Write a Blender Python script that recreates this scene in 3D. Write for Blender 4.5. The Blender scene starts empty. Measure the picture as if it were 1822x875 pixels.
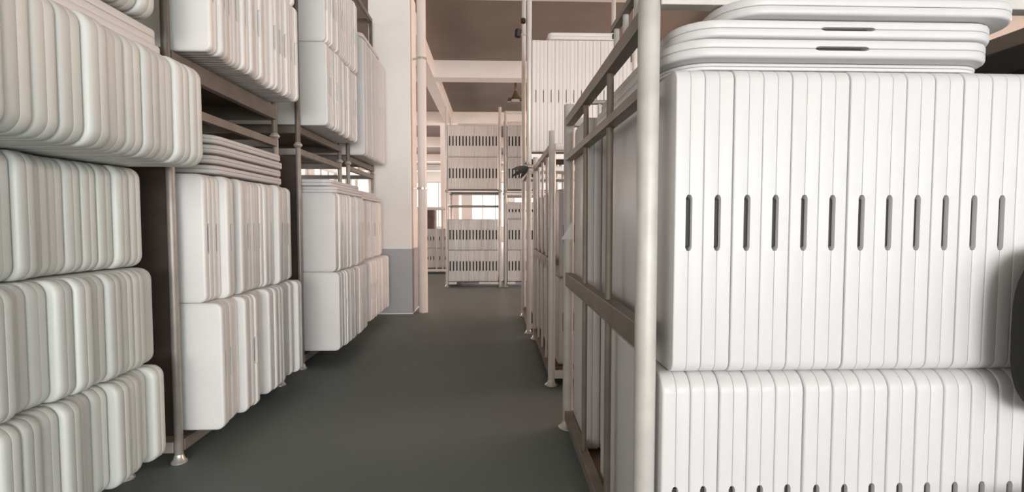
import bpy, bmesh, math, random
from mathutils import Vector, Matrix
random.seed(7)
SC = bpy.context.scene
COL = SC.collection
R = math.radians

# ------------------------------------------------------------------ camera
FPX = 900.0
cam_data = bpy.data.cameras.new('camera'); cam = bpy.data.objects.new('camera', cam_data)
COL.objects.link(cam)
cam.location = (0, 0, 1.37)
cam.rotation_euler = (R(90 - 2.67), 0, R(-1.97))
cam_data.sensor_width = 36; cam_data.lens = FPX / 1822 * 36
cam_data.clip_start = 0.05; cam_data.clip_end = 300
SC.camera = cam

# ------------------------------------------------------------------ sky, lights, exposure
world = bpy.data.worlds.new('sky'); SC.world = world; world.use_nodes = True
bg = world.node_tree.nodes['Background']
bg.inputs[0].default_value = (1.0, 0.95, 0.88, 1); bg.inputs[1].default_value = 1.4

def area(name, loc, rot, sx, sy, power, col):
    d = bpy.data.lights.new(name, 'AREA'); d.shape = 'RECTANGLE'; d.size = sx; d.size_y = sy
    d.energy = power; d.color = col
    o = bpy.data.objects.new(name, d); o.location = loc; o.rotation_euler = rot; COL.objects.link(o)
    return o
# low daylight from the open front of the hall, behind the photographer
sd = bpy.data.lights.new('front_daylight', 'SUN'); sd.energy = 1.5; sd.angle = R(28); sd.color = (1.0, 0.86, 0.80)
so = bpy.data.objects.new('front_daylight', sd); so.rotation_euler = (R(88.3), 0, R(9)); COL.objects.link(so)
area('door_daylight', (4.0, -13.9, 2.1), (R(90), 0, 0), 9.0, 3.8, 1200, (0.88, 0.96, 1.0))
# daylight through the far windows and the left side windows of the back bays
area('far_window_daylight', (0, 36.8, 2.7), (R(-90), 0, 0), 16.0, 3.0, 1450, (1.0, 0.92, 0.88))
area('side_window_daylight', (-8.85, 20.0, 2.6), (0, R(-90), 0), 2.8, 18.0, 950, (1.0, 0.72, 0.66))
area('right_warm_fill', (8.85, 9.5, 3.2), (0, R(90), 0), 2.4, 10.0, 800, (1.0, 0.68, 0.55))  # added warm fill from the right, no known window behind it

area('left_front_fill', (-8.85, -7.5, 2.8), (0, R(-90), 0), 3.0, 9.0, 290, (1.0, 0.95, 0.9))  # fill added behind the camera to lift faces turned left
area('right_front_fill', (8.85, -7.5, 2.8), (0, R(90), 0), 3.0, 9.0, 330, (0.90, 1.0, 1.0))  # second added fill, opposite side, also out of view
SC.view_settings.view_transform = 'Standard'; SC.view_settings.look = 'None'
SC.view_settings.exposure = 0.0; SC.view_settings.gamma = 1.0
SC.view_settings.use_curve_mapping = False

# ------------------------------------------------------------------ materials
def mat(name, col, rough=0.5, metal=0.0, noise=None, bump=None, spec=0.5, vary=0.0):
    """noise = (scale, amount[, second colour]); bump = (scale, strength); vary = per-object value change"""
    m = bpy.data.materials.new(name); m.use_nodes = True
    nt = m.node_tree; b = nt.nodes['Principled BSDF']
    b.inputs['Base Color'].default_value = (*col, 1)
    b.inputs['Roughness'].default_value = rough; b.inputs['Metallic'].default_value = metal
    b.inputs['Specular IOR Level'].default_value = spec
    tc = nt.nodes.new('ShaderNodeTexCoord')
    src = None
    if noise:
        n = nt.nodes.new('ShaderNodeTexNoise'); n.inputs['Scale'].default_value = noise[0]
        n.inputs['Detail'].default_value = 5
        nt.links.new(tc.outputs['Object'], n.inputs['Vector'])
        rp = nt.nodes.new('ShaderNodeValToRGB')
        c2 = noise[2] if len(noise) > 2 else tuple(c * (1 - noise[1]) for c in col)
        rp.color_ramp.elements[0].position = .35; rp.color_ramp.elements[1].position = .68
        rp.color_ramp.elements[0].color = (*col, 1); rp.color_ramp.elements[1].color = (*c2, 1)
        nt.links.new(n.outputs['Fac'], rp.inputs['Fac']); src = rp.outputs['Color']
        nt.links.new(src, b.inputs['Base Color'])
    if vary:
        oi = nt.nodes.new('ShaderNodeObjectInfo'); mr = nt.nodes.new('ShaderNodeMapRange')
        mr.inputs['To Min'].default_value = 1 - vary; mr.inputs['To Max'].default_value = 1.0
        nt.links.new(oi.outputs['Random'], mr.inputs['Value'])
        hs = nt.nodes.new('ShaderNodeHueSaturation')
        nt.links.new(mr.outputs['Result'], hs.inputs['Value'])
        if src: nt.links.new(src, hs.inputs['Color'])
        else: hs.inputs['Color'].default_value = (*col, 1)
        nt.links.new(hs.outputs['Color'], b.inputs['Base Color'])
    if bump:
        n2 = nt.nodes.new('ShaderNodeTexNoise'); n2.inputs['Scale'].default_value = bump[0]; n2.inputs['Detail'].default_value = 4
        nt.links.new(tc.outputs['Object'], n2.inputs['Vector'])
        bp = nt.nodes.new('ShaderNodeBump'); bp.inputs['Strength'].default_value = bump[1]; bp.inputs['Distance'].default_value = .01
        nt.links.new(n2.outputs['Fac'], bp.inputs['Height']); nt.links.new(bp.outputs['Normal'], b.inputs['Normal'])
    return m

PLASTIC = mat('white_plastic', (.665, .655, .652), .42, noise=(3, .03), bump=(160, .05), vary=.03)
AGED = mat('aged_white_plastic', (.81, .80, .78), .42, noise=(3, .05), bump=(160, .05), vary=.17)
PINK_LIT = mat('pink_lit_white_plastic', (.82, .755, .71), .42, noise=(3, .04), bump=(160, .05), vary=.05)  # white plastic with the warm pink light put into its colour
GREYISH = mat('greyish_white_plastic', (.70, .715, .68), .45, noise=(3, .06), bump=(160, .05), vary=.18)
SLOT_SHADE = mat('slot_shade_handle', (.022, .020, .019), .6)  # near-black block, added to darken the slot
METAL = mat('galvanised_steel', (.60, .57, .53), .48, .12, noise=(9, .16), bump=(60, .05))
RAILM = mat('shaded_rail_steel', (.25, .215, .18), .45, .3, noise=(7, .25))  # steel of side rails and bars, their shade put into the colour
CUPM = mat('bright_zinc', (.66, .63, .58), .28, .6, noise=(20, .15))
DECK = mat('brown_plywood', (.13, .085, .055), .7, noise=(6, .35))
DARKRAIL = mat('deep_shade_rail_steel', (.15, .128, .105), .5, .2, noise=(7, .25))  # upper left racks: shadow on posts and rails put into the colour
GREYSHEET = mat('grey_sheet_steel', (.36, .35, .33), .5, .3, noise=(4, .15))
BRIGHT = mat('white_painted_steel', (.74, .70, .66), .35, .15, noise=(9, .08))
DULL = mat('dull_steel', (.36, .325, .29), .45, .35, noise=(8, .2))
SHEET = mat('gap_darkening_sheet', (.075, .055, .045), .7, noise=(5, .3))  # for sheets added to keep the gaps around left racks dark
FLOOR = mat('grey_green_epoxy', (.175, .208, .198), .55, noise=(.55, .2, (.150, .172, .163)), bump=(12, .03), spec=.35)
WALLM = mat('cream_paint', (.88, .855, .815), .75, noise=(1.2, .05), bump=(40, .06))
BEAMM = mat('white_beam_paint', (.82, .785, .745), .7, noise=(1.5, .06))
CEIL = mat('bare_concrete_slab', (.27, .23, .20), .85, noise=(.8, .18))
DADO = mat('grey_dado_paint', (.40, .42, .44), .6, noise=(2, .08))
PIPE = mat('white_pvc_pipe', (.76, .69, .64), .4, noise=(3, .04))
BLACK = mat('black_fabric', (.010, .010, .010), .75, bump=(300, .2))
BLACKP = mat('black_plastic', (.018, .016, .015), .5, noise=(12, .2))
BRONZE = mat('dull_bronze', (.16, .115, .06), .45, .4, noise=(14, .3))
PAPER = mat('white_paper', (.80, .79, .77), .8, noise=(8, .03))
FRAMEM = mat('window_frame_paint', (.62, .57, .53), .5, noise=(4, .06))
DARKBOX = mat('mauve_carton', (.20, .13, .12), .8, noise=(8, .3))
glass = bpy.data.materials.new('window_glass'); glass.use_nodes = True
_nt = glass.node_tree; _nt.nodes.clear()
_o = _nt.nodes.new('ShaderNodeOutputMaterial'); _mx = _nt.nodes.new('ShaderNodeMixShader')
_t = _nt.nodes.new('ShaderNodeBsdfTransparent'); _g = _nt.nodes.new('ShaderNodeBsdfGlossy'); _g.inputs['Roughness'].default_value = .05
_mx.inputs[0].default_value = .06
_nt.links.new(_t.outputs[0], _mx.inputs[1]); _nt.links.new(_g.outputs[0], _mx.inputs[2]); _nt.links.new(_mx.outputs[0], _o.inputs[0])

# ------------------------------------------------------------------ mesh helpers
def link(name, me, m=None, parent=None, loc=(0, 0, 0), rot=(0, 0, 0)):
    o = bpy.data.objects.new(name, me); COL.objects.link(o)
    if m and not me.materials: me.materials.append(m)
    o.location = loc; o.rotation_euler = rot
    if parent: o.parent = parent
    return o
def empty(name, loc, rot=(0, 0, 0)):
    o = bpy.data.objects.new(name, None); o.empty_display_size = .05; COL.objects.link(o)
    o.location = loc; o.rotation_euler = rot
    return o
def tag(o, label, cat, group=None):
    o['label'] = label; o['category'] = cat
    if group: o['group'] = group
    return o
def finish(bm, name, smooth=False, auto=True):
    me = bpy.data.meshes.new(name)
    bmesh.ops.recalc_face_normals(bm, faces=bm.faces)
    if smooth:
        for f in bm.faces: f.smooth = True
        if auto:
            for e in bm.edges:
                if len(e.link_faces) == 2 and e.calc_face_angle(0) > R(38): e.smooth = False
    bm.to_mesh(me); bm.free()
    return me
def box_into(bm, x0, x1, y0, y1, z0, z1, bev=0.0):
    r = bmesh.ops.create_cube(bm, size=1)
    for v in r['verts']:
        v.co = Vector(((x0 + x1) / 2 + v.co.x * (x1 - x0), (y0 + y1) / 2 + v.co.y * (y1 - y0), (z0 + z1) / 2 + v.co.z * (z1 - z0)))
    if bev:
        es = list({e for v in r['verts'] for e in v.link_edges})
        bmesh.ops.bevel(bm, geom=es, offset=bev, segments=2, affect='EDGES', profile=.5)
_cache = {}
def box_mesh(key, dims, bev=0.0, m=None):
    k = ('b', tuple(round(d, 4) for d in dims), bev, m.name if m else '')
    if k not in _cache:
        bm = bmesh.new(); x, y, z = dims
        box_into(bm, -x / 2, x / 2, -y / 2, y / 2, -z / 2, z / 2, bev)
        _cache[k] = finish(bm, key)
        if m: _cache[k].materials.append(m)
    return _cache[k]
def box(name, x0, x1, y0, y1, z0, z1, m, parent=None, bev=0.0, off=(0, 0, 0)):
    me = box_mesh(name, (x1 - x0, y1 - y0, z1 - z0), bev, m)
    return link(name, me, None, parent, ((x0 + x1) / 2 - off[0], (y0 + y1) / 2 - off[1], (z0 + z1) / 2 - off[2]))
def lathe_mesh(key, prof, n=14, m=None):
    k = ('l', tuple((round(a, 4), round(b, 4)) for a, b in prof), n, m.name if m else '')
    if k in _cache: return _cache[k]
    bm = bmesh.new(); rings = []
    for r, z in prof:
        rings.append([bm.verts.new((r * math.cos(2 * math.pi * i / n), r * math.sin(2 * math.pi * i / n), z)) for i in range(n)])
    for a, b in zip(rings, rings[1:]):
        for i in range(n): bm.faces.new((a[i], a[(i + 1) % n], b[(i + 1) % n], b[i]))
    bm.faces.new(rings[0][::-1]); bm.faces.new(rings[-1])
    _cache[k] = finish(bm, key, True)
    if m: _cache[k].materials.append(m)
    return _cache[k]
def tube_mesh(key, r, L, n=14, m=None):
    return lathe_mesh(key, [(r * .96, 0), (r, .003), (r, L - .003), (r * .96, L)], n, m)

# ------------------------------------------------------------------ the setting
def struct(o): o['kind'] = 'structure'; return o
X0, X1, Y0, Y1, HC = -9.0, 9.0, -14.0, 37.0, 5.2
struct(box('floor', X0, X1, Y0, Y1, -.2, 0, FLOOR))
struct(box('ceiling', X0, X1, Y0, Y1, HC, HC + .2, CEIL))
def wall_with_holes(name, along, fixed, th, a0, a1, holes):
    """a wall of thickness th with rectangular holes (a0,a1,z0,z1) sorted along its length"""
    bm = bmesh.new()
    def b(p, q, z0, z1):
        if along == 'x': box_into(bm, p, q, fixed, fixed + th, z0, z1)
        else: box_into(bm, fixed, fixed + th, p, q, z0, z1)
    cur = a0
    for h0, h1, z0, z1 in holes:
        if h0 > cur: b(cur, h0, 0, HC)
        if z0 > 0: b(h0, h1, 0, z0)
        if z1 < HC: b(h0, h1, z1, HC)
        cur = h1
    if cur < a1: b(cur, a1, 0, HC)
    return struct(link(name, finish(bm, name), WALLM))
back_holes = [(-8.2, -5.4, 1.0, 4.3), (-5.0, -2.2, 1.0, 4.3), (-1.8, 1.0, 1.0, 4.3), (1.4, 4.2, 1.0, 4.3), (4.6, 7.4, 1.0, 4.3)]
wall_with_holes('wall_back', 'x', Y1, .2, X0, X1, back_holes)
left_holes = [(-12.2, -8.0, 1.2, 4.4), (-7.2, -2.9, 1.2, 4.4)] + [(12.6 + i * 4.4, 16.2 + i * 4.4, 1.2, 4.2) for i in range(5)]  # first two openings are unseen, added for the left front fill
wall_with_holes('wall_left', 'y', X0 - .2, .2, Y0, Y1, left_holes)
right_holes = [(-12.2, -8.0, 1.2, 4.4), (-7.2, -2.9, 1.2, 4.4)] + [(5.0 + i * 5.2, 9.2 + i * 5.2, 2.0, 4.4) for i in range(5)]  # unseen openings, added to go with the right-hand fill lights
wall_with_holes('wall_right', 'y', X1, .2, Y0, Y1, right_holes)
wall_with_holes('wall_front', 'x', Y0 - .2, .2, X0, X1, [(-8.4, 8.4, 0, 4.75)])
wn = 0
def window(name, along, fixed, a0, a1, z0, z1, nx=3):
    root = struct(empty(name, ((a0 + a1) / 2, fixed, z0) if along == 'x' else (fixed, (a0 + a1) / 2, z0)))
    o = root.location
    def b(nm, p, q, u, v, m, th):
        if along == 'x': box(nm, p, q, fixed - th, fixed + th, u, v, m, root, off=o)
        else: box(nm, fixed - th, fixed + th, p, q, u, v, m, root, off=o)
    w = .06
    b('window_frame', a0, a0 + w, z0, z1, FRAMEM, .05); b('window_frame', a1 - w, a1, z0, z1, FRAMEM, .05)
    b('window_frame', a0 + w, a1 - w, z0, z0 + w, FRAMEM, .05); b('window_frame', a0 + w, a1 - w, z1 - w, z1, FRAMEM, .05)
    for i in range(1, nx):
        c = a0 + (a1 - a0) * i / nx
        b('mullion', c - .025, c + .025, z0 + w, z1 - w, FRAMEM, .04)
    for i in range(nx):
        p = a0 + (a1 - a0) * i / nx + (.06 if i == 0 else .025); q = a0 + (a1 - a0) * (i + 1) / nx - (.06 if i == nx - 1 else .025)
        b('pane', p, q, z0 + w, z1 - w, glass, .004)
for h in back_holes: wn += 1; window('window_%d' % wn, 'x', Y1 + .1, *h)
for h in left_holes: wn += 1; window('window_%d' % wn, 'y', X0 - .1, *h)  # first two fill the added unseen openings
for h in right_holes: wn += 1; window('window_%d' % wn, 'y', X1 + .1, *h)  # all of these fill the added unseen openings

# concrete beams: bottoms 0.4 m below the slab
BZ = 4.8
tn = 0
def trim(x0, x1, y0, y1, z0, z1, m):
    global tn; tn += 1
    return struct(box('trim_%d' % tn, x0, x1, y0, y1, z0, z1, m))
CROSS = [-12.6, -7.6, -2.5, 2.6, 7.8, 12.4, 18.0, 23.2, 29.0, 34.2]
for y in CROSS: trim(X0, X1, y - .2, y + .2, BZ, HC, BEAMM)
for bx in (-1.57, 4.6):
    for a, b in zip(CROSS, CROSS[1:]): trim(bx - .14, bx + .14, a + .2, b - .2, BZ, HC, BEAMM)

# square columns with a grey painted dado; each a piece of the setting with its parts
def column(cx, cy, s=.30, n=[0]):
    n[0] += 1
    root = struct(empty('column_%d' % n[0], (cx, cy, 0)))
    box('column_shaft', -s, s, -s, s, .97, BZ, WALLM, root, .012)
    box('column_dado', -s - .003, s + .003, -s - .003, s + .003, .022, .97, DADO, root, .012)
    box('column_skirting', -s - .012, s + .012, -s - .012, s + .012, 0, .022, PAPER, root, .004)
    return root
for cx, cy in ((-1.535, 7.86), (-1.57, 18.0), (-1.57, 29.0), (4.6, 7.86), (4.6, 18.0), (4.6, 29.0)): column(cx, cy)
# white downpipe clipped to the near column
pr = tag(empty('downpipe', (-1.085, 7.70, .001)), 'white vertical downpipe clamped beside the square column with grey dado', 'pipe')
link('pipe', tube_mesh('pipe', .068, BZ - .004, 20, PIPE), None, pr)
for z in (1.86, 3.78):
    link('clamp', lathe_mesh('clamp', [(.070, 0), (.078, .002), (.078, .034), (.070, .036)], 18, CUPM), None, pr, (0, 0, z))
    box('clamp_arm', -.135, -.06, -.012, .012, z + .004, z + .032, CUPM, pr)

# ------------------------------------------------------------------ folded tables
def half_mesh(h, d, t, cr, notch, slot_h, bev=None, seam=.0022, m=None):
    """one half of a folded table top: outer skin at x=-t, open hollow towards the seam at x=0.
       front edge at y=0 (with half of the handle slot), z = 0..h"""
    key = ('h', h, d, t, cr, notch, slot_h, bev, seam, m)
    if key in _cache: return _cache[key]
    def outline(ins):
        r = max(cr - ins, .004); pts = []
        y0, y1, z0, z1 = ins, d - ins, ins, h - ins
        ns = 6
        for (cy, cz, a0) in ((y0 + r, z0 + r, 180), (y1 - r, z0 + r, 270), (y1 - r, z1 - r, 0), (y0 + r, z1 - r, 90)):
            for i in range(ns + 1):
                a = R(a0 + 90 * i / ns); pts.append((cy + r * math.cos(a), cz + r * math.sin(a), 0.0))
        # front edge points running from the top corner down to the bottom corner
        if notch:
            c = h / 2; s = slot_h / 2
            for dz, k in ((s + .010, 0), (s + .001, .0), (s, .55), (s - .010, 1), (-s + .010, 1), (-s, .55), (-s - .001, 0), (-s - .010, 0)):
                pts.append((y0, c + dz, k))
        return pts
    b = bev or t * .34
    rings = [(-t, b), (-t + b * .13, b * .45), (-t + b * .45, b * .12), (-t + b, 0), (-.0008 - seam, 0), (-.0008 - seam * .3, seam * .3), (-.0006, seam), (-.0006, .055), (-t + .008, .062)]
    bm = bmesh.new(); vr = []
    for x, ins in rings:
        row = []
        for y, z, k in outline(ins):
            xx = x
            if k and x > -notch * k and ins < .06: xx = -notch * k - (0.0004 if x < -.001 else 0)
            row.append(bm.verts.new((xx, y, z)))
        vr.append(row)
    n = len(vr[0])
    for a, c in zip(vr, vr[1:]):
        for i in range(n): bm.faces.new((a[i], a[(i + 1) % n], c[(i + 1) % n], c[i]))
    bm.faces.new(vr[0]); bm.faces.new(vr[-1][::-1])
    me = finish(bm, 'tabletop_half', True); me.materials.append(m or PLASTIC)
    _cache[key] = me
    return me
def ordinal(i):
    W = ['first', 'second', 'third', 'fourth', 'fifth', 'sixth', 'seventh', 'eighth', 'ninth', 'tenth', 'eleventh', 'twelfth', 'thirteenth',
         'fourteenth', 'fifteenth', 'sixteenth', 'seventeenth', 'eighteenth', 'nineteenth', 'twentieth']
    return W[i]
def folding_table(loc, rot, h, d, t, label, group, cr=.045, notch=.010, slot_h=.175, bev=None, seam=.0022, hj=0.0, m=None):
    root = tag(empty('folding_table', loc, rot), label, 'table', group)
    me = half_mesh(h, d, t, cr, notch, slot_h, bev, seam, m)
    link('tabletop_half', me, None, root, (0, random.uniform(-hj, hj), 0))
    link('tabletop_half', me, None, root, (0, random.uniform(-hj, hj), h), (0, math.pi, 0))
    if notch:
        hm = box_mesh('handle', (notch * 1.96, .03, slot_h - .024), .003, SLOT_SHADE)
        g = link('handle', hm, None, root, (0, .030, h / 2)); g['label'] = 'dark block added inside the slot for its shade'
    return root
def row_left(y0, n, pitch, xfront, z, h, d, t, fmt, group, jit=.012, rev=False, m=None, **k):
    """tables standing across a rack left of the aisle, edges towards the aisle; the first is nearest the camera"""
    for i in range(n):
        folding_table((xfront + random.uniform(-jit, jit), y0 + pitch * (i + .5), z), (0, 0, R(90)), h, d, t, fmt % ordinal(n - 1 - i if rev else i), group, m=m, **k)
def row_front(x0, n, pitch, yfront, z, h, d, t, fmt, group, jit=.006, start=0, **k):
    """tables standing along the aisle, edges towards the camera; the first is the leftmost"""
    for i in range(n):
        folding_table((x0 + pitch * (i + .5), yfront + random.uniform(-jit, jit), z), (0, 0, 0), h, d, t, fmt % ordinal(i + start), group, **k)
def flat_left(xfront, yfar, z, L, d, t, label, group, **k):
    return folding_table((xfront, yfar, z + t), (0, R(-90), R(90)), L, d, t, label, group, **k)
def flat_front(xright, yfront, z, L, d, t, label, group, **k):
    return folding_table((xright, yfront, z + t), (0, R(-90), 0), L, d, t, label, group, **k)

# ------------------------------------------------------------------ stacking racks
FOOT = [(.040, 0), (.056, .002), (.056, .010), (.040, .022), (.030, .05)]
CUP = [(.026, .0), (.030, .004), (.052, .022), (.052, .028), (.030, .05), (.026, .06)]
def rack(label, x0, x1, y0, y1, z0=0.0, height=2.05, base=.15, pr_=.030, tops='lrfb', bars=None, mids=None, sheet=None, stacked=False,
         bases='lrfb', deck=True, group='steel stacking racks', rail=.045, barmat=METAL, frame=METAL, railmat=None, ext=0.0, back=False, base_h=.063):
    """a pallet cage: four posts with feet, base rails and deck, top rails, optional mid rails, bars and a closing sheet.
       sides: l/r = left/right (constant x), f/b = towards / away from the camera (constant y)"""
    root = tag(empty('stacking_rack', ((x0 + x1) / 2, (y0 + y1) / 2, z0)), label, 'rack', group)
    ox, oy = (x0 + x1) / 2, (y0 + y1) / 2
    for px in (x0, x1):
        for py in (y0, y1):
            p = link('post', tube_mesh('post', pr_, height + ext - .022, 16, frame), None, root, (px - ox, py - oy, .022))
            f = link('stacking_cup' if stacked else 'foot', lathe_mesh('foot', [(r * pr_ / .03, z) for r, z in (CUP if stacked else FOOT)], 16, CUPM), None, p, (0, 0, -.0205))
    e = pr_ * .8
    def railbox(nm, side, za, zb, m=METAL, w=rail, inner=0.0):
        hw = w / 2
        if side in 'lr':
            px = x0 if side == 'l' else x1
            return box(nm, px - ox - hw, px - ox + hw, y0 - oy + e, y1 - oy - e, za, zb, m, root, .003)
        py = y0 if side == 'f' else y1
        return box(nm, x0 - ox + e, x1 - ox - e, py - oy - hw, py - oy + hw, za, zb, m, root, .003)
    for s in tops: railbox('top_rail', s, height - .06, height - .005, railmat or (RAILM if s in 'lr' else frame))
    for s in bases: railbox('base_rail', s, base - .022 - base_h, base - .022, railmat or (RAILM if s in 'lr' else frame))
    if deck: box('deck', x0 - ox + .02, x1 - ox - .02, y0 - oy + .02, y1 - oy - .02, base - .022, base - .001, DECK, root)
    for s, z, hh in (mids or []): railbox('mid_rail', s, z - hh / 2, z + hh / 2, RAILM)
    for s, pos, r in (bars or []):
        L = height - .06 - (base - .022)
        if s in 'lr': lx, ly = (x0 if s == 'l' else x1) - ox, pos - oy
        else: lx, ly = pos - ox, (y0 if s == 'f' else y1) - oy
        link('bar', tube_mesh('bar', r, L, 12, barmat), None, root, (lx, ly, base - .022))
    if back: box('gap_dark_sheet', x0 - ox + .035, x0 - ox + .043, y0 - oy + .035, y1 - oy - .035, .12, height - .02, SHEET, root)  # backing added so the view through the rack stays dark
    if sheet:
        py = (y0 if sheet == 'f' else y1) + .034
        box('side_sheet', x0 - ox + .02, x1 - ox - .035, py - oy - .004, py - oy + .004, base, height - .08, SHEET, root)  # dark sheet added to give the gap between racks its shade
    return root

# ---------- left side, from the camera backwards
LX0, LX1 = -3.05, -1.80
GL, GU = 'lower steel racks left of the aisle', 'upper steel racks left of the aisle'
rack('pale steel rack at the left edge holding four rows of white tables', LX0, -1.97, 1.22, 2.71, height=2.10, tops='b', frame=DULL, pr_=.023, group=GL, back=True)
G = 'white tables in the left foreground rack'
L0N = (('bottom row', 2), ('second-lowest row', 1), ('third row up', 1))
row_left(1.5338, 13, .0862, -1.722, .15, .49, .90, .0425, 'white table on edge, %s from its right end, bottom row of left foreground rack', G, .030, cr=.06, notch=0, bev=.019, seam=.0012, m=GREYISH, rev=True)
row_left(1.5338, 13, .0862, -1.745, .645, .495, .90, .0425, 'white table on edge, %s from its right end, second-lowest row of left foreground rack', G, .030, cr=.06, notch=0, bev=.019, seam=.0012, m=GREYISH, rev=True)
row_left(1.5338, 13, .0862, -1.81, 1.145, .50, .90, .0425, 'white table on edge, %s from its right end, third row up, left foreground rack', G, .030, cr=.06, notch=0, bev=.019, seam=.0012, m=GREYISH, rev=True)
row_left(1.3065, 13, .1035, -1.49, 1.65, .50, .90, .051, 'white table on edge, %s from its right end, overhanging top row of left foreground', G, .012, cr=.07, notch=0, bev=.019, seam=.0012, m=GREYISH, rev=True)
flat_left(-1.65, 2.63, 2.152, 1.20, .8, .042, 'white table lying flat, lower of two on the overhanging left row', 'flat tables on the left foreground rack', notch=0)
flat_left(-1.68, 2.64, 2.238, 1.20, .8, .042, 'white table lying flat, upper of two on the overhanging left row', 'flat tables on the left foreground rack', notch=0)
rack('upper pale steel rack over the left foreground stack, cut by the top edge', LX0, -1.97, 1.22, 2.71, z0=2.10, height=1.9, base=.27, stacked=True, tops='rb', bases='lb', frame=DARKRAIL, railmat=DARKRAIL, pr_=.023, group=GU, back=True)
row_left(2.13, 5, .0985, -1.69, 2.37, .75, .90, .0485, 'white table, %s from right end, cut by top edge above left foreground rack', 'tables above the left foreground rack', .015, cr=.07, bev=.019, seam=.0012, m=GREYISH, rev=True)

# second rack
rack('pale steel rack under the four flat tables, second on the left of the aisle', LX0, LX1, 2.89, 4.26, sheet='f', tops='rbf', frame=DULL, pr_=.023, group=GL, back=True)
G = 'white tables in the second left rack'
row_left(2.975, 14, .0885, -1.61, .15, .75, .92, .0435, 'white folded table on edge, %s from near post, lower row of second left rack', G, .030, bev=.013, seam=.006, hj=.010, m=AGED)
row_left(2.975, 14, .0885, -1.645, .901, .75, .92, .0435, 'white folded table on edge, %s from near post, upper row of second left rack', G, .030, bev=.013, seam=.006, hj=.010, m=AGED)
for i, nm in enumerate(('bottom', 'second lowest', 'second highest', 'topmost')):
    ft = flat_left(-1.665 + random.uniform(-.012, .012), 4.12, 1.664 + i * .0605, 1.05, .92, .0245, 'white table lying flat, %s of the four-high pile on second left rack' % nm, 'four flat tables on the second left rack', cr=.11, notch=0, bev=.012, seam=.002)
    for py in (.14, .78):
        for pz in (.12, .93): box('spacer_pad', -.0357, -.0246, py - .03, py + .03, pz - .03, pz + .03, BLACKP, ft)
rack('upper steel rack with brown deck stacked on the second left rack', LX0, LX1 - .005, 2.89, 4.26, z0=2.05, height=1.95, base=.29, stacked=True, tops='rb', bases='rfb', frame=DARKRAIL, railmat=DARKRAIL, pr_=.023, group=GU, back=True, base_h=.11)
row_left(2.975, 14, .0885, -1.61, 2.341, .75, .92, .0435, 'white folded table on edge, %s from near post, upper rack second on left', 'tables in the upper second left rack', .020, bev=.013, seam=.006, hj=.010, m=AGED)
row_left(3.683, 6, .0885, -1.62, 3.092, .75, .92, .0435, 'white folded table, %s in sight at top picture edge, second left upper rack', 'tables in the upper second left rack', .015, bev=.013, seam=.006, hj=.010, m=AGED)

# third rack
rack('pale steel rack with two flat tables on top, third on the left', LX0, LX1, 4.74, 5.99, sheet='f', tops='rbf', frame=DULL, pr_=.023, group=GL, back=True)
G = 'white tables in the third left rack'
row_left(4.81, 12, .0885, -1.470, .15, .75, .92, .0435, 'white folded table on edge, %s from near post, lower row of third left rack', G, .014, bev=.013, seam=.006, hj=.010, m=AGED)
row_left(4.81, 12, .0885, -1.490, .901, .75, .92, .0435, 'white folded table on edge, %s from near post, upper row of third left rack', G, .014, bev=.013, seam=.006, hj=.010, m=AGED)
flat_left(-1.50, 5.90, 1.652, 1.05, .92, .030, 'white table lying flat, lower of two on the third left rack', 'two flat tables on the third left rack', cr=.09, notch=0)
flat_left(-1.53, 5.85, 1.713, 1.05, .92, .030, 'white table lying flat, upper of two on the third left rack', 'two flat tables on the third left rack', cr=.09, notch=0)
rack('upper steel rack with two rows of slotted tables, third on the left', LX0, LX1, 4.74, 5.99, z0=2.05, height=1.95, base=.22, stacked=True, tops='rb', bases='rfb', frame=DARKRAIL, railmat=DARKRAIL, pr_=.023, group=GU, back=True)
G = 'tables in the upper third left rack'
row_left(4.81, 12, .0885, -1.56, 2.271, .77, .92, .0435, 'white folded table on edge, %s from near post, lower row of upper third left rack', G, .012, bev=.013, seam=.006, hj=.010, m=AGED)
row_left(4.81, 12, .0885, -1.55, 3.042, .77, .92, .0435, 'white folded table on edge, %s from near post, top row of upper third left rack', G, .010, bev=.013, seam=.006, hj=.010, m=AGED)

# fourth rack, by the column
rack('pale steel rack next to the square column, last on the left', LX0, LX1 + .05, 6.15, 7.37, tops='rb', frame=DULL, pr_=.023, group=GL)
G = 'white tables in the rack beside the column'
row_left(6.20, 12, .0935, -1.52, .15, .75, .92, .0445, 'white folded table on edge, %s from near end, lower row of rack beside column', G, .010, bev=.013, seam=.006, hj=.010, m=AGED)
row_left(6.20, 12, .0935, -1.60, .901, .75, .92, .0445, 'white folded table on edge, %s from near end, upper row of rack beside column', G, .010, bev=.013, seam=.006, hj=.010, m=AGED)
flat_left(-1.60, 7.25, 1.652, 1.05, .92, .030, 'white table lying flat, lower of two on the rack beside column', 'two flat tables beside the column', cr=.09, notch=0)
flat_left(-1.64, 7.15, 1.713, .93, .92, .024, 'white table lying flat, upper of two on the rack beside column', 'two flat tables beside the column', cr=.09, notch=0)
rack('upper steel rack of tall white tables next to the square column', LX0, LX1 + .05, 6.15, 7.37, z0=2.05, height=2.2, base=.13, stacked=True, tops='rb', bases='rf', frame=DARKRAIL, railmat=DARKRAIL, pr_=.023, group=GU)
row_left(6.20, 12, .0935, -1.56, 2.181, 1.40, .92, .0445, 'tall white table on edge, %s from near end, upper rack beside the square column', 'tall tables beside the column', .004)
flat_left(-1.62, 7.28, 3.583, 1.0, .92, .022, 'thin white table lying flat, lower of two above the tall tables beside column', 'two flat tables above the tall tables', cr=.09, notch=0)
flat_left(-1.60, 7.28, 3.629, 1.0, .92, .022, 'thin white table lying flat, upper of two above the tall tables beside column', 'two flat tables above the tall tables', cr=.09, notch=0)

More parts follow.
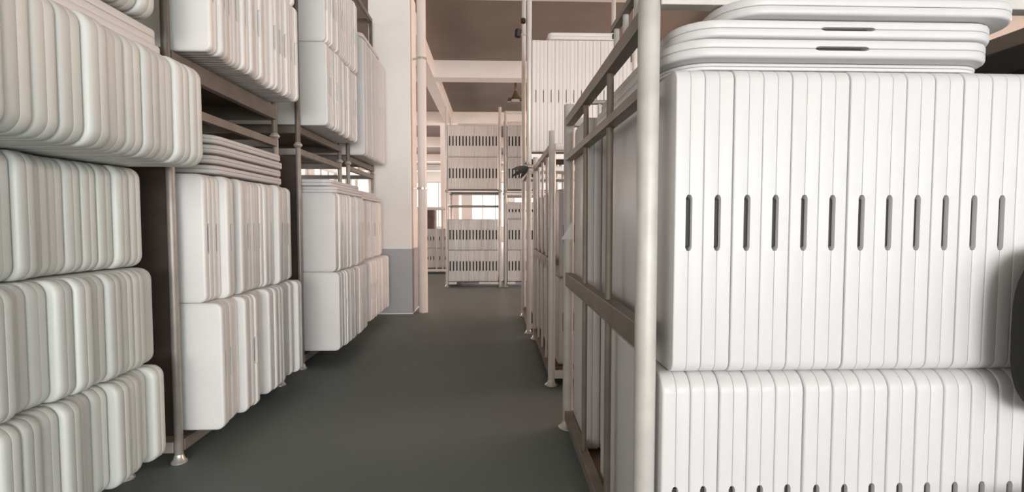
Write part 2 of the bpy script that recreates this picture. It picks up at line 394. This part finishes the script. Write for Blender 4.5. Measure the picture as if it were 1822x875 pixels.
# ---------- right side
NX, NX1 = .485, 1.86
GR = 'steel racks right of the aisle'
N = rack('near right steel rack with thick pale post, holding slotted white tables', NX, NX1, 1.60, 3.30, height=2.05, ext=.08, pr_=.034, rail=.05, tops='lrb', bases='lrb', deck=False,
     bars=[('l', 2.13, .015), ('l', 2.69, .014), ('b', .95, .013), ('b', 1.4, .013)], mids=[('l', 1.0, .085), ('l', 1.785, .035), ('r', 1.0, .085)], barmat=RAILM, group=GR)
gx, gy = (NX + NX1) / 2, (1.60 + 3.30) / 2
box('front_rail', NX - gx + .03, NX1 - gx - .03, 1.60 - gy - .025, 1.60 - gy + .025, 2.042, 2.112, METAL, N, .003)
box('deck', NX - gx + .036, NX1 - gx - .03, 1.56 - gy, 3.30 - gy - .035, .001, .049, DECK, N)
box('side_sheet', NX1 - gx + .027, NX1 - gx + .033, 1.64 - gy, 3.26 - gy, .15, 1.985, GREYSHEET, N)
box('top_rail', NX1 - gx - .03, NX1 - gx + .026, 1.64 - gy, 3.26 - gy, 1.90, 1.985, BLACKP, N, .003)
box('guard_rail', NX - gx - .015, NX - gx + .015, 1.66 - gy, 2.07 - gy, 2.135, 2.16, RAILM, N, .003)     # higher rail on pegs
for y in (1.74, 1.89, 2.03): link('peg', tube_mesh('peg', .011, .092, 10, METAL), None, N, (NX - gx, y - gy, 2.045))
for x in (.68, .82): link('peg', tube_mesh('peg', .011, .092, 10, METAL), None, N, (x - gx, 3.30 - gy, 2.045))
box('guard_rail', .60 - gx, .92 - gx, 3.285 - gy, 3.315 - gy, 2.135, 2.16, RAILM, N, .003)
G = 'white tables in the near right rack'
row_front(.530, 13, .0925, 1.565, .05, .835, .92, .0455, 'white folded table on edge, %s from thick post, lower row of near right rack', G, .003, cr=.06, slot_h=.11, bev=.007, seam=.0012)
row_front(.565, 13, .0925, 1.575, .886, .965, .92, .0455, 'white folded table on edge, %s from thick post, slotted upper row of near right rack', G, .0025, cr=.04, bev=.0045, seam=.0009)
row_front(.513, 2, .0915, 2.84, .05, .88, .42, .045, 'white table behind the side bars, %s from aisle, low in near right rack', 'tables behind the bars of the near right rack', .003, notch=0)
row_front(.513, 2, .0915, 2.84, .931, 1.03, .42, .045, 'white table behind the side bars, %s from aisle, high in near right rack', 'tables behind the bars of the near right rack', .003, notch=0)
G = 'flat tables on the near right rack'
flat_front(1.62, 1.60, 1.852, 1.06, .86, .011, 'thin white table lying flat, shaded lowest of four on the slotted row, right', G, cr=.13, notch=0)
flat_front(1.60, 1.545, 1.875, 1.06, 1.25, .028, 'white table lying flat, second from bottom of four, slot in its edge', G, cr=.13, notch=.006, slot_h=.165)
flat_front(1.60, 1.535, 1.932, 1.04, 1.25, .026, 'white table lying flat, third from bottom of four, thin slot in edge', G, cr=.13, notch=.005, slot_h=.165)
flat_front(1.635, 1.50, 1.986, .95, .95, .026, 'white table lying flat and shifted right, topmost of four, near right rack', G, cr=.13, notch=0)

# further along the aisle
rack('second steel rack along the right of the aisle, closely barred side', .475, 1.80, 4.18, 5.87, height=2.02, ext=.10,
     bars=[('l', 4.6, .013), ('l', 5.0, .013), ('l', 5.42, .013), ('f', .8, .013), ('f', 1.2, .013)], mids=[('l', 1.03, .075)], frame=BRIGHT, barmat=BRIGHT, group=GR)
G = 'tables in the second right rack'
row_front(.54, 2, .0915, 4.24, .15, .75, .78, .045, 'white table flat side to aisle, %s inwards, lower row of second right rack', G)
row_front(.54, 2, .0915, 4.24, .901, .75, .78, .045, 'white table flat side to aisle, %s inwards, upper row of second right rack', G)
row_front(.52, 2, .0915, 5.05, .15, .75, .78, .045, 'white table behind bars, %s inwards, far half, lower row of second right rack', G)
row_front(.52, 2, .0915, 5.05, .901, .75, .78, .045, 'white table behind bars, %s inwards, far half, upper row of second right rack', G)

# tall tables facing the camera on an upper rack
rack('lower steel rack with white bars under the tall slotted tables on right', .42, 1.70, 6.17, 7.3, height=2.02,
     bars=[('f', .55 + .14 * i, .014) for i in range(8)], mids=[('f', 1.88, .03)], frame=BRIGHT, barmat=BRIGHT, group=GR)
rack('upper steel rack with a tall thin post carrying the tall slotted tables', .42, 1.70, 6.17, 7.3, z0=2.02, height=2.65, base=.20, stacked=True, tops='b', bases='f', frame=BRIGHT, group=GR)
row_front(.455, 13, .0915, 6.15, 2.221, 1.335, .92, .045, 'tall white table, %s from thin post, upper rack right of the aisle', 'tall slotted tables on the upper right rack', .004, cr=.02, notch=.005, slot_h=.155, bev=.005, seam=.001, m=PINK_LIT)
flat_front(1.475, 6.14, 3.558, .83, .80, .042, 'white table lying flat on the tall slotted tables, dark clasp at end', 'flat table on the tall tables', cr=.06, notch=0, m=PINK_LIT)
row_front(.50, 6, .0915, 6.25, .15, .75, .85, .045, 'white table, %s from left, low behind the bars under the tall tables', 'tables under the tall slotted tables', .006)

# ---------- far racks facing the camera
G1 = 'far steel racks facing the aisle'
FX = -1.005
def base_piece(r, x0, x1): # visible lengths of the white front base rail
    c = r.location; box('base_rail', x0 - c.x, x1 - c.x, 10.655 - c.y, 10.688 - c.y, .066, .108, PAPER, r, .003)
r1 = rack('far steel rack at the end of the aisle, lower one of two stacked', FX, FX + 1.12, 10.72, 11.8, height=2.0, base=.115, tops='', bases='lr', mids=[('l', 1.74, .05), ('r', 1.74, .05), ('b', 1.74, .05)], frame=BRIGHT, group=G1)
base_piece(r1, -.97, -.80); base_piece(r1, -.33, .08)
rack('far steel rack at the end of the aisle, upper one of two stacked', FX, FX + 1.12, 10.72, 11.8, z0=2.0, height=1.78, base=.06, stacked=True, tops='', bases='fb', frame=BRIGHT, group=G1, base_h=.036)
G = 'slotted tables in the far centre racks'
def far_row(x0, n, y, z, h, fmt, group, sl=.21, start=0, **k):
    row_front(x0, n, .0695, y, z, h, .75, .034, fmt, group, .004, start, cr=.03, notch=.0145, slot_h=sl, bev=.005, **{'m': AGED, **k})
far_row(-.972, 15, 10.68, .116, .665, 'slotted white table, %s from left, bottom row of far centre rack', G)
far_row(-.972, 15, 10.68, .782, .655, 'slotted white table, %s from left, second row of far centre rack', G)
far_row(-.970, 15, 10.68, 2.061, .675, 'slotted white table, %s from left, third row up, far centre rack', G, m=PINK_LIT)
far_row(-.970, 15, 10.68, 2.737, .665, 'slotted white table, %s from left, highest row of far centre rack', G, m=PINK_LIT)
F2 = .235
r2 = rack('far steel rack half hidden by the right racks, lower one of two stacked', F2, F2 + 1.09, 10.72, 11.8, height=2.0, base=.115, tops='lrfb', bases='lr', frame=BRIGHT, group=G1)
base_piece(r2, F2 + .035, F2 + .20)
rack('far steel rack half hidden by the right racks, upper one of two stacked', F2, F2 + 1.09, 10.72, 11.8, z0=2.0, height=1.70, base=.06, stacked=True, tops='fb', bases='fb', frame=BRIGHT, group=G1, base_h=.036)
rack('steel rack in the far left bay seen between downpipe and far rack', -2.02, -1.22, 13.5, 14.6, height=1.78, base=.15, tops='lrfb', frame=BRIGHT, group=G1, bars=[('f', -1.55, .02), ('f', -1.38, .02)])
# the tables past the first three hundred: one joined object, each table still its own shape
bm = bmesh.new()
def joined_row(x0, n, pitch, y, z, h, d, t, notch, sl):
    me = half_mesh(h, d, t, .03, notch, sl, .005); hm = box_mesh('handle', (notch * 1.96, .03, sl - .024), .003, SLOT_SHADE)
    for i in range(n):
        at = Matrix.Translation((x0 + pitch * (i + .5), y + random.uniform(-.004, .004), z))
        for src, mx, mi in ((me, Matrix(), 0), (me, Matrix.Translation((0, 0, h)) @ Matrix.Rotation(math.pi, 4, 'Y'), 0), (hm, Matrix.Translation((0, .03, h / 2)), 1)):
            tmp = src.copy(); tmp.transform(at @ mx); nf = len(bm.faces); bm.from_mesh(tmp); bpy.data.meshes.remove(tmp)
            bm.faces.ensure_lookup_table()
            for f in bm.faces[nf:]: f.material_index = mi
for z, h, sl in ((.116, .665, .21), (.782, .655, .21), (1.438, .36, .07), (2.061, .675, .21), (2.737, .665, .21)):
    joined_row(F2 + .04, 8, .0695, 10.68, z, h, .75, .034, .0145, sl)
joined_row(-1.975, 9, .0775, 13.54, .151, .53, .8, .038, .012, .11)
joined_row(-1.975, 9, .0775, 13.54, .682, .52, .8, .038, .012, .11)
me = finish(bm, 'farther_tables'); me.materials.append(AGED); me.materials.append(SLOT_SHADE)
fo = link('farther_tables', me); fo['kind'] = 'stuff'
tag(fo, 'small slotted white tables in the half-hidden far right and far left racks', 'tables')
t = box('carton', -1.97, -1.62, 13.60, 14.3, 1.203, 1.70, DARKBOX, None, .01)
tag(t, 'dull mauve carton on the white tables in the far left bay', 'box')

# ------------------------------------------------------------------ small things
# pendant lamp under the slab, beyond the second beam
p = tag(empty('pendant_lamp', (.56, 13.5, 4.58)), 'small dull bronze pendant lamp hanging beyond the second ceiling beam', 'lamp')
link('stem', tube_mesh('stem', .035, HC - 4.58 - .2, 10, BRONZE), None, p, (0, 0, .2))
link('lamp_shade', lathe_mesh('lamp_shade', [(.16, 0), (.17, .01), (.10, .10), (.055, .20), (.04, .25)], 16, BRONZE), None, p)
for s in (-1, 1): link('lamp_arm', lathe_mesh('lamp_arm', [(.05, 0), (.06, .01), (.045, .07), (.02, .10)], 10, BRONZE), None, p, (s * .16, 0, -.03))
# black spotlight on the thin post
s = tag(empty('spotlight', (.382, 6.17, 3.62)), 'small black spotlight clamped to the tall thin post on the right', 'lamp')
link('lamp_head', lathe_mesh('lamp_head', [(.022, 0), (.038, .01), (.042, .09), (.03, .10)], 14, BLACKP), None, s, (-.105, 0, -.04), (0, R(8), 0))
link('bracket', tube_mesh('bracket', .009, .09, 8, CUPM), None, s, (-.085, 0, .0), (0, R(90), 0))
link('driver_box', lathe_mesh('driver_box', [(.02, 0), (.03, .008), (.03, .05), (.02, .06)], 12, BLACKP), None, s, (-.035, 0, .13))
# black bunch of straps tied to the thin post
bm = bmesh.new()
def blade(a, L, w, droop):
    pts = []
    for i in range(7):
        u = i / 6; ww = w * math.sin(math.pi * (.12 + .86 * u)) ; r_ = L * u
        pts.append((r_ * math.cos(a), -.02 - .05 * u * abs(math.sin(a * 3)), r_ * math.sin(a) - droop * u * u, ww))
    nx, nz = -math.sin(a), math.cos(a)
    top, bot = [], []
    for x, y, z, ww in pts:
        top.append([bm.verts.new((x + nx * ww * k, y + dy, z + nz * ww * k)) for k, dy in ((-1, 0), (1, 0), (1, .008), (-1, .008))])
    for q, q2 in zip(top, top[1:]):
        for i in range(4): bm.faces.new((q[i], q[(i + 1) % 4], q2[(i + 1) % 4], q2[i]))
    bm.faces.new(top[0]); bm.faces.new(top[-1][::-1])
for a, L in ((178, .20), (203, .22), (228, .14)): blade(R(a), L, .026, .03)
st = link('strap_bundle', finish(bm, 'strap_bundle'), BLACKP, None, (.405, 6.15, 2.03))
tag(st, 'ragged black bundle of straps tied to the thin post at right', 'straps')
# white tag between the two right racks
bm = bmesh.new()
pv = [(-.055, 0, 0), (.02, 0, 0), (.02, 0, .12)]
a = [bm.verts.new(v) for v in pv]; b = [bm.verts.new((x, y + .004, z)) for x, y, z in pv]
bm.faces.new(a); bm.faces.new(b[::-1])
for i in range(3): bm.faces.new((a[i], a[(i + 1) % 3], b[(i + 1) % 3], b[i]))
tg = link('paper_tag', finish(bm, 'paper_tag'), PAPER, None, (.485, 3.258, 1.26))
tag(tg, 'white triangular paper tag on the post between the right racks', 'tag')
# dark clasp at the end of the flat table on the tall stack
cl = box('clasp', 1.415, 1.468, 6.120, 6.1365, 3.566, 3.626, BLACKP, None, .006)
tag(cl, 'small dark clasp on the end of the flat table above the tall tables', 'clasp')

# black office chair, mostly outside the right edge of the picture
ch = tag(empty('office_chair', (1.837, 1.17, 0), (0, 0, R(0))), 'black office chair with rounded backrest at the right picture edge', 'chair')
def pad(name, w, hgt, th, m, loc, rot=(0, 0, 0)):
    bm = bmesh.new(); rings = []
    for k, (yy, sc) in enumerate(((-th / 2, .90), (-th / 3, .98), (0, 1), (th / 3, .98), (th / 2, .90))):
        rings.append([bm.verts.new((w / 2 * sc * math.copysign(abs(math.cos(u)) ** .62, math.cos(u)), yy, hgt / 2 * sc * math.copysign(abs(math.sin(u)) ** .62, math.sin(u))))
                      for u in [2 * math.pi * i / 40 for i in range(40)]])
    for a, b in zip(rings, rings[1:]):
        for i in range(40): bm.faces.new((a[i], a[(i + 1) % 40], b[(i + 1) % 40], b[i]))
    bm.faces.new(rings[0][::-1]); bm.faces.new(rings[-1])
    return link(name, finish(bm, name, True), m, ch, loc, rot)
pad('backrest', .50, .54, .07, BLACK, (0, .30, 1.03))
pad('seat', .48, .46, .08, BLACK, (0, 0, .48), (R(90), 0, 0))
box('back_support', -.03, .03, .335, .355, .44, 1.0, BLACKP, ch, .005)
box('back_bracket', -.03, .03, .0, .355, .42, .445, BLACKP, ch, .005)
link('gas_lift', tube_mesh('gas_lift', .025, .34, 14, BLACKP), None, ch, (0, 0, .09))
for i in range(5):
    a = R(90 + 72 * i)
    lg = box('base_leg', 0, .28, -.02, .02, -.015, .015, BLACKP, ch, .005)
    lg.location = (math.cos(a) * .14, math.sin(a) * .14, .095); lg.rotation_euler = (0, 0, a)
    w = link('caster', lathe_mesh('caster', [(.03, -.012), (.035, -.008), (.035, .008), (.03, .012)], 16, BLACKP), None, lg, (.125, 0, -.06), (R(90), 0, 0))
    box('caster_stem', .115, .135, -.01, .01, -.045, -.014, BLACKP, lg)
